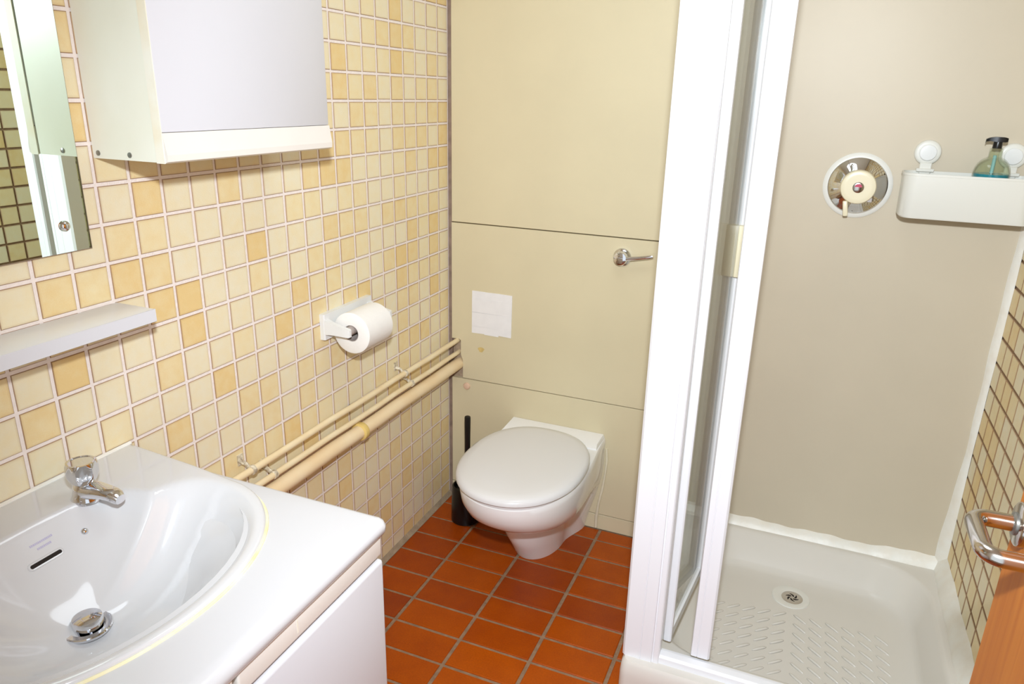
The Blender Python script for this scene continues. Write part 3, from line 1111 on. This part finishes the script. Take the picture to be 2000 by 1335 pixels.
# ------------------------------------------------------------------ shower tray
SX0, SX1, SY0, SY1 = 0.832, RX - 0.004, -0.742, -0.001
tr = thing('shower_tray', (1.21, -0.37, 0.0), 'ivory acrylic shower tray with ribbed floor', 'shower tray')
rg = []
for ib, ir, il, if_, r, z in ((0, 0, 0, 0, 0.02, 0.0), (0, 0, 0, 0, 0.02, 0.10), (0, 0, 0, 0, 0.02, 0.113), (0.003, 0.003, 0.003, 0.003, 0.02, 0.143), (0.008, 0.008, 0.008, 0.008, 0.02, 0.150),
                              (0.030, 0.034, 0.03, 0.085, 0.155, 0.150), (0.036, 0.040, 0.037, 0.091, 0.152, 0.148), (0.044, 0.046, 0.045, 0.099, 0.148, 0.140), (0.092, 0.072, 0.08, 0.135, 0.13, 0.078),
                              (0.102, 0.079, 0.09, 0.142, 0.125, 0.067), (0.116, 0.090, 0.105, 0.155, 0.12, 0.0615), (0.16, 0.13, 0.14, 0.19, 0.10, 0.0600), (0.24, 0.3, 0.3, 0.3, 0.05, 0.0592)):
    rg.append(rrect(SX0 + il, SX1 - ir, SY0 + if_, SY1 - ib, r, z, 10))
V, F = rings_geo(rg)
emit('tray_shell', V, F, 'tray', tr, True)
# chevron ribs on the floor of the tray


def rib_mesh():
    L, W_, H_ = 0.0225, 0.0042, 0.0048
    rings = []
    for u, s in ((-1, 0.0), (-0.86, 0.6), (-0.5, 1.0), (0.5, 1.0), (0.86, 0.6), (1, 0.0)):
        s = max(s, 0.05)
        rings.append([(u * L, -W_ * s, 0), (u * L, -W_ * 0.5 * s, H_ * 0.85 * s), (u * L, W_ * 0.5 * s, H_ * 0.85 * s), (u * L, W_ * s, 0)])
    V, F = rings_geo(rings)
    me = bpy.data.meshes.new('rib')
    me.from_pydata(V, [], F)
    me.materials.append(M['tray'])
    for p in me.polygons:
        p.use_smooth = True
    return me


rib = rib_mesh()
for sgn, cx0, ncol in ((-1, 1.178, 5), (1, 1.231, 6)):
    for cidx in range(ncol):
        for rr_ in range(8):
            x = cx0 + sgn * 0.0408 * cidx
            y = -0.287 - 0.0395 * rr_ - (0.006 * cidx if sgn < 0 else 0)
            if y < -0.575:
                continue
            o = bpy.data.objects.new('rib', rib)
            o.location = Vector((x, y, 0.0594)) - ORG[tr.name]
            o.rotation_euler = (0, 0, math.radians(-40) * sgn)
            o.parent = tr
            COL.objects.link(o)
# waste
dc = Vector((1.203, -0.196, 0.0595))
lathe('waste_dish', dc, (0, 0, 1), [(0, 0.052), (0.0022, 0.051), (0.003, 0.046), (0.0018, 0.030), (0.0005, 0.025)], 'ringwhite', tr, 40)
gr = lathe('waste_grate', dc + Vector((0.004, -0.003, 0.0008)), (0, 0, 1), [(0, 0.029), (0.0016, 0.029), (0.0022, 0.026), (0.0020, 0.021)], 'steel', tr, 36)
parts = []
for k in range(6):
    a0 = k * PI / 3
    pts = []
    c = dc + Vector((0.004, -0.003, 0.0031))
    for s in range(7):
        u = s / 6
        rr_ = 0.005 + 0.0125 * u
        a = a0 + 0.9 * u
        pts.append((rr_, a, 0.0006 + 0.0024 * math.sin(PI * min(1, u * 1.1)) + 0.001 * u))
    ring = [c + Vector((r_ * math.cos(a_) - h * math.sin(a_), r_ * math.sin(a_) + h * math.cos(a_), 0)) for r_, a_, h in pts]
    ring += [c + Vector((r_ * math.cos(a_) + h * math.sin(a_), r_ * math.sin(a_) - h * math.cos(a_), 0)) for r_, a_, h in reversed(pts)]
    parts.append(rings_geo([ring, [v - Vector((0, 0, 0.0006)) for v in ring]]))
V, F = join_geo(parts)
emit('grate_slots', V, F, 'dark', gr)

# silicone beads round the tray


def bead(name, pa, pc, cor, bulge, label):
    """Bead of sealant: an edge on the wall (pa), an edge on the other face (pc), rounded between, back along the corner line (cor)."""
    rows = []
    for i in range(len(pa)):
        A, C, K = Vector(pa[i]), Vector(pc[i]), Vector(cor[i])
        out = ((A + C) / 2 - K).normalized()
        ring = [A.lerp(C, u) + out * bulge * math.sin(PI * u) for u in (0, 0.12, 0.3, 0.5, 0.7, 0.88, 1)] + [K]
        rows.append(ring)
    V, F = rings_geo(rows)
    o = emit(name, V, F, 'silicone', None, True, origin=(0, 0, 0))
    return struct(o, label)


N_ = 60
xs = [lerp(0.845, RX - 0.002, i / N_) for i in range(N_ + 1)]
wob = [0.0022 * math.sin(x * 31) + 0.0015 * math.sin(x * 83 + 1) + 0.012 * smooth01(1.35, 1.6, x) for x in xs]
bead('trim_1', [(x, 0.0, 0.172 + d) for x, d in zip(xs, wob)], [(x, -0.024 - 0.3 * d, 0.1502) for x, d in zip(xs, wob)], [(x, 0.0, 0.149) for x in xs], 0.003, 'white silicone bead between tray and shower wall')
ys = [lerp(0.0, -0.735, i / N_) for i in range(N_ + 1)]
wob = [0.0025 * math.sin(y * 27) + 0.0012 * math.sin(y * 71) for y in ys]
bead('trim_2', [(RX, y, 0.202 + d) for y, d in zip(ys, wob)], [(RX - 0.026 - 0.5 * d, y, 0.1502) for y, d in zip(ys, wob)], [(RX, y, 0.149) for y in ys], 0.003, 'white silicone bead between tray and tiled wall')
zs = [lerp(0.155, 2.29, i / N_) for i in range(N_ + 1)]
wob = [0.0012 * math.sin(z * 9) + 0.0010 * math.sin(z * 33) + 0.010 * (1 - smooth01(0.2, 0.55, z)) for z in zs]
bead('trim_3', [(RX - 0.014 - d, 0.0, z) for z, d in zip(zs, wob)], [(RX, -0.020 - d, z) for z, d in zip(zs, wob)], [(RX, 0.0, z) for z in zs], 0.002, 'white silicone bead in the shower corner')

# ------------------------------------------------------------------ shower enclosure
ST = 1.90
FYC = -0.700        # face plane of the front frame
en = thing('shower_enclosure', (1.2, FYC, 0.150), 'white framed shower enclosure standing on the tray', 'shower enclosure')
post_prof = [(0.833, -0.712), (0.838, -0.717), (0.874, -0.7175), (0.8755, -0.7160), (0.877, -0.7175), (0.902, -0.717), (0.9035, -0.7135), (0.906, -0.7135), (0.907, -0.7155), (0.917, -0.7150), (0.9195, -0.712), (0.9195, -0.684), (0.900, -0.680), (0.86, -0.672), (0.838, -0.668), (0.833, -0.672)]
V, F = rings_geo([[(x, y, z) for x, y in post_prof] for z in (0.1500, ST)])
emit('corner_post', V, F, 'pvc', en)
V, F = rings_geo([[(x, y, z) for y, z in ((-0.712, 0.150), (-0.712, 0.166), (-0.706, 0.171), (-0.690, 0.172), (-0.688, 0.166), (-0.676, 0.165), (-0.674, 0.150))] for x in (0.9195, 1.552)])
emit('bottom_track', V, F, 'pvc', en)
box('top_track', (0.9195, -0.715, ST - 0.045), (1.552, -0.672, ST), 'pvc', en, 0.002, 1)
box('wall_jamb', (1.552, -0.715, 0.150), (RX - 0.0005, -0.672, ST), 'pvc', en, 0.002, 1)
box('side_bottom_rail', (0.838, -0.670, 0.150), (0.860, -0.002, 0.180), 'pvc', en, 0.002, 1)
box('side_top_rail', (0.838, -0.670, ST - 0.03), (0.860, -0.002, ST), 'pvc', en, 0.002, 1)
box('side_wall_jamb', (0.836, -0.030, 0.180), (0.862, -0.001, ST - 0.03), 'pvc', en, 0.002, 1)
box('side_pane', (0.846, -0.668, 0.178), (0.851, -0.030, ST - 0.028), 'glass', en)

bf = thing('bifold_door', (0.97, -0.5, 0.172), 'white framed glass bifold shower door folded open inwards', 'shower door')


def leaf(p, q, st_p, st_q, thick, z0, z1, mname):
    """A framed glass leaf between plan points p and q."""
    p, q = Vector((p[0], p[1], 0)), Vector((q[0], q[1], 0))
    d = (q - p).normalized()
    nrm = Vector((-d.y, d.x, 0))

    def pris(a, b, h, za, zb, bev=0.003):
        a_, b_ = p + d * a, p + d * b
        sec = [a_ - nrm * h, a_ - nrm * h + d * 0, b_ - nrm * h, b_ + nrm * h, a_ + nrm * h]
        sec = [a_ - nrm * (h - bev), a_ + d * bev - nrm * h, b_ - d * bev - nrm * h, b_ - nrm * (h - bev), b_ + nrm * (h - bev), b_ - d * bev + nrm * h, a_ + d * bev + nrm * h, a_ + nrm * (h - bev)]
        return rings_geo([[v + Vector((0, 0, z)) for v in sec] for z in (za, zb)])
    L = (q - p).length
    h = thick / 2
    root = emit('door_leaf', *join_geo([pris(0, st_p, h, z0, z1), pris(L - st_q, L, h, z0, z1), pris(st_p, L - st_q, h * 0.8, z0, z0 + 0.026), pris(st_p, L - st_q, h * 0.8, z1 - 0.026, z1)]), 'pvc', bf)
    emit('pane', *pris(st_p - 0.004, L - st_q + 0.004, 0.0022, z0 + 0.022, z1 - 0.022, 0.0002), 'glass', root)
    return root, p, q, d, nrm, L


l1 = leaf((0.926, -0.660), (0.9545, -0.352), 0.016, 0.020, 0.020, 0.176, ST - 0.05, 'pvc')
l2 = leaf((0.974, -0.350), (1.0085, -0.655), 0.022, 0.014, 0.020, 0.176, ST - 0.05, 'pvc')
# closing stile of the second leaf, a wide moulded profile seen end on
c = Vector((1.0085, -0.668, 0))
pf = [(-0.022, -0.012), (-0.020, -0.0165), (-0.008, -0.0172), (-0.0065, -0.0158), (-0.005, -0.0172), (0.017, -0.0168), (0.021, -0.013), (0.022, -0.004), (0.018, 0.010), (0.011, 0.014), (-0.012, 0.014), (-0.021, 0.008)]
V, F = rings_geo([[(c.x + x, c.y + y, z) for x, y in pf] for z in (0.176, ST - 0.05)])
emit('closing_stile', V, F, 'pvc', bf)
# hinge between the leaves and the cream finger pull on it
tube('fold_hinge', [(0.9645, -0.345, 0.178), (0.9645, -0.345, ST - 0.052)], 0.0058, 'pvc', bf, 12)
box('finger_pull', (0.951, -0.388, 1.018), (0.985, -0.352, 1.140), 'knob', bf, 0.003, 2)
lathe('pivot', (0.972, -0.352, 0.166), (0, 0, 1), [(0, 0.004), (0.008, 0.004), (0.010, 0.006), (0.011, 0.006)], 'cap', bf, 12)

# ------------------------------------------------------------------ shower valve
VX_, VZ_ = 1.200, 1.209
t = thing('shower_valve', (VX_, 0.0, VZ_ - 0.085), 'round chrome shower valve with cream knob on the shower wall', 'shower valve')
lathe('gasket', (VX_, 0, VZ_), (0, -1, 0), [(0, 0.0835), (0.003, 0.0835), (0.006, 0.080), (0.007, 0.070)], 'ringwhite', t, 56)
lathe('face_plate', (VX_, 0, VZ_), (0, -1, 0), [(0.005, 0.0715), (0.009, 0.0715), (0.013, 0.068), (0.020, 0.055), (0.027, 0.044), (0.030, 0.038)], 'chrome', t, 56)
kn = lathe('knob', (VX_ + 0.001, 0, VZ_), (0, -1, 0), [(0.026, 0.0415), (0.034, 0.0430), (0.046, 0.0425), (0.050, 0.0405), (0.0515, 0.036), (0.0515, 0.030)], 'knob', t, 48)
box('knob_lever', (VX_ - 0.030, -0.046, VZ_ - 0.076), (VX_ - 0.018, -0.034, VZ_ - 0.036), 'knob', kn, 0.003, 2, rot=(math.radians(-9), 'Y', (VX_ - 0.022, -0.04, VZ_ - 0.036)))
box('stop_lug', (VX_ + 0.026, -0.040, VZ_ - 0.038), (VX_ + 0.040, -0.032, VZ_ - 0.024), 'steel', kn, 0.002, 1)
lathe('centre_badge', (VX_ + 0.001, 0, VZ_), (0, -1, 0), [(0.050, 0.0135), (0.0535, 0.0135), (0.0545, 0.011)], 'steel', kn, 28)
V, F = rings_geo([[(VX_ + 0.001 + 0.0085 * math.cos(a), -d, VZ_ + 0.001 + 0.0085 * math.sin(a)) for a in [PI * i / 12 for i in range(13)]] for d in (0.0549, 0.0540)])
emit('badge_mark', V, F, 'red', kn)

# ------------------------------------------------------------------ shower basket, bottle
BX0, BX1, BY0, BY1, BZ0, BZ1 = 1.294, 1.578, -0.112, -0.008, 1.149, 1.256
t = thing('shower_basket', ((BX0 + BX1) / 2, -0.06, BZ0), 'white plastic basket on two suction cups on the shower wall', 'shower basket')
rg = [rrect(BX0 + 0.006 + 0.003, BX1 - 0.003, BY0 + 0.004, BY1 - 0.004, 0.026, BZ0), rrect(BX0 + 0.004, BX1 - 0.004, BY0 + 0.002, BY1 - 0.002, 0.03, BZ0 + 0.004), rrect(BX0 + 0.0015, BX1 - 0.0015, BY0 + 0.0005, BY1, 0.033, BZ1 - 0.006),
      rrect(BX0, BX1, BY0, BY1, 0.034, BZ1 - 0.0055), rrect(BX0, BX1, BY0, BY1, 0.034, BZ1), rrect(BX0 + 0.003, BX1 - 0.003, BY0 + 0.003, BY1 - 0.003, 0.031, BZ1),
      rrect(BX0 + 0.005, BX1 - 0.005, BY0 + 0.005, BY1 - 0.005, 0.029, BZ0 + 0.004), rrect(BX0 + 0.02, BX1 - 0.02, BY0 + 0.02, BY1 - 0.02, 0.02, BZ0 + 0.003)]
V, F = rings_geo(rg)
emit('tub', V, F, 'basket', t, True)
for x in (1.347, 1.529):
    sc_ = lathe('suction_cup', (x, 0.0, 1.300), (0, -1, 0), [(0, 0.0305), (0.004, 0.0305), (0.008, 0.029), (0.010, 0.026), (0.010, 0.0215)], 'basket', t, 40)
    lathe('cup_dial', (x, 0.0, 1.300), (0, -1, 0), [(0.008, 0.0195), (0.014, 0.0195), (0.0155, 0.018), (0.016, 0.012)], 'white_gloss', sc_, 32)
    box('hook', (x - 0.0135, -0.013, 1.247), (x + 0.0135, -0.006, 1.276), 'basket', t, 0.002, 1)
    box('hook_foot', (x - 0.020, -0.018, 1.2535), (x + 0.020, -0.006, 1.262), 'basket', t, 0.0015, 1)

BC = Vector((1.482, -0.060, BZ0 + 0.0045))
t = thing('soap_bottle', BC, 'clear pump soap bottle with black top and blue soap in the basket', 'soap bottle')
prof = [(0, 0.034), (0.003, 0.037), (0.095, 0.0395), (0.112, 0.0388), (0.122, 0.0365), (0.131, 0.0325), (0.138, 0.0270), (0.1425, 0.021), (0.145, 0.0155), (0.148, 0.0142), (0.1655, 0.0138), (0.166, 0.0122), (0.147, 0.0126), (0.143, 0.0145), (0.136, 0.0258), (0.129, 0.0312), (0.120, 0.0352), (0.110, 0.0376), (0.095, 0.0382), (0.006, 0.0356)]
lathe('body', BC, (0, 0, 1), prof, 'bottle', t, 40)
lathe('soap', BC, (0, 0, 1), [(0.0065, 0.0350), (0.085, 0.0376), (0.1075, 0.0372)], 'liquid', t, 40)
lathe('dip_tube', BC, (0, 0, 1), [(0.1085, 0.004), (0.150, 0.004)], 'tube_blue', t, 12)
lathe('collar', BC, (0, 0, 1), [(0.166, 0.0105), (0.167, 0.0100), (0.181, 0.0092), (0.182, 0.007)], 'black', t, 28)
V, F = rings_geo([[(BC.x + d, BC.y - h, BC.z + zz - q), (BC.x + d, BC.y + h, BC.z + zz - q), (BC.x + d, BC.y + h, BC.z + zz + q), (BC.x + d, BC.y - h, BC.z + zz + q)] for d, h, q, zz in ((0.018, 0.008, 0.0040, 0.1855), (0.012, 0.011, 0.0055, 0.186), (-0.006, 0.010, 0.0055, 0.1865), (-0.018, 0.006, 0.004, 0.186), (-0.025, 0.004, 0.003, 0.1835), (-0.0255, 0.0035, 0.004, 0.181))])
emit('pump_head', V, F, 'black', t, True)

# ------------------------------------------------------------------ entrance door, open against the right
DXF = 1.382
dr = box('door_1', (DXF, -2.03, 0.01), (DXF + 0.042, -1.20, 1.99), 'wood', None, 0.0012, 1, origin=(DXF, -2.03, 0.01))
struct(dr, 'open wooden door with D-shaped steel lever at the right edge')
hd = lathe('rose', (DXF, -1.238, 0.960), (-1, 0, 0), [(0, 0.0255), (0.006, 0.0262), (0.008, 0.0255), (0.0095, 0.023)], 'steel', dr, 40)
HZc = 0.960
path = [(DXF - 0.004, -1.238, HZc), (DXF - 0.030, -1.238, HZc)]
r_b = 0.017
cxn, cyn = DXF - 0.054 + r_b, -1.238 - r_b
for i in range(1, 9):
    a = PI / 2 * i / 8
    path.append((cxn - r_b * math.sin(a), cyn + r_b * math.cos(a), HZc))
path.append((DXF - 0.054, -1.29, HZc))
ce = -1.325
for i in range(1, 9):
    a = PI / 2 * i / 8
    path.append((cxn - r_b * math.cos(a), ce + r_b - r_b * math.sin(a), HZc))
path.append((DXF - 0.012, ce, HZc))
tube('lever', path, 0.0098, 'steel', hd, 22)
lathe('neck_collar', (DXF - 0.008, -1.238, HZc), (-1, 0, 0), [(0, 0.0135), (0.004, 0.0135), (0.0055, 0.0115)], 'dull_steel', hd, 24)
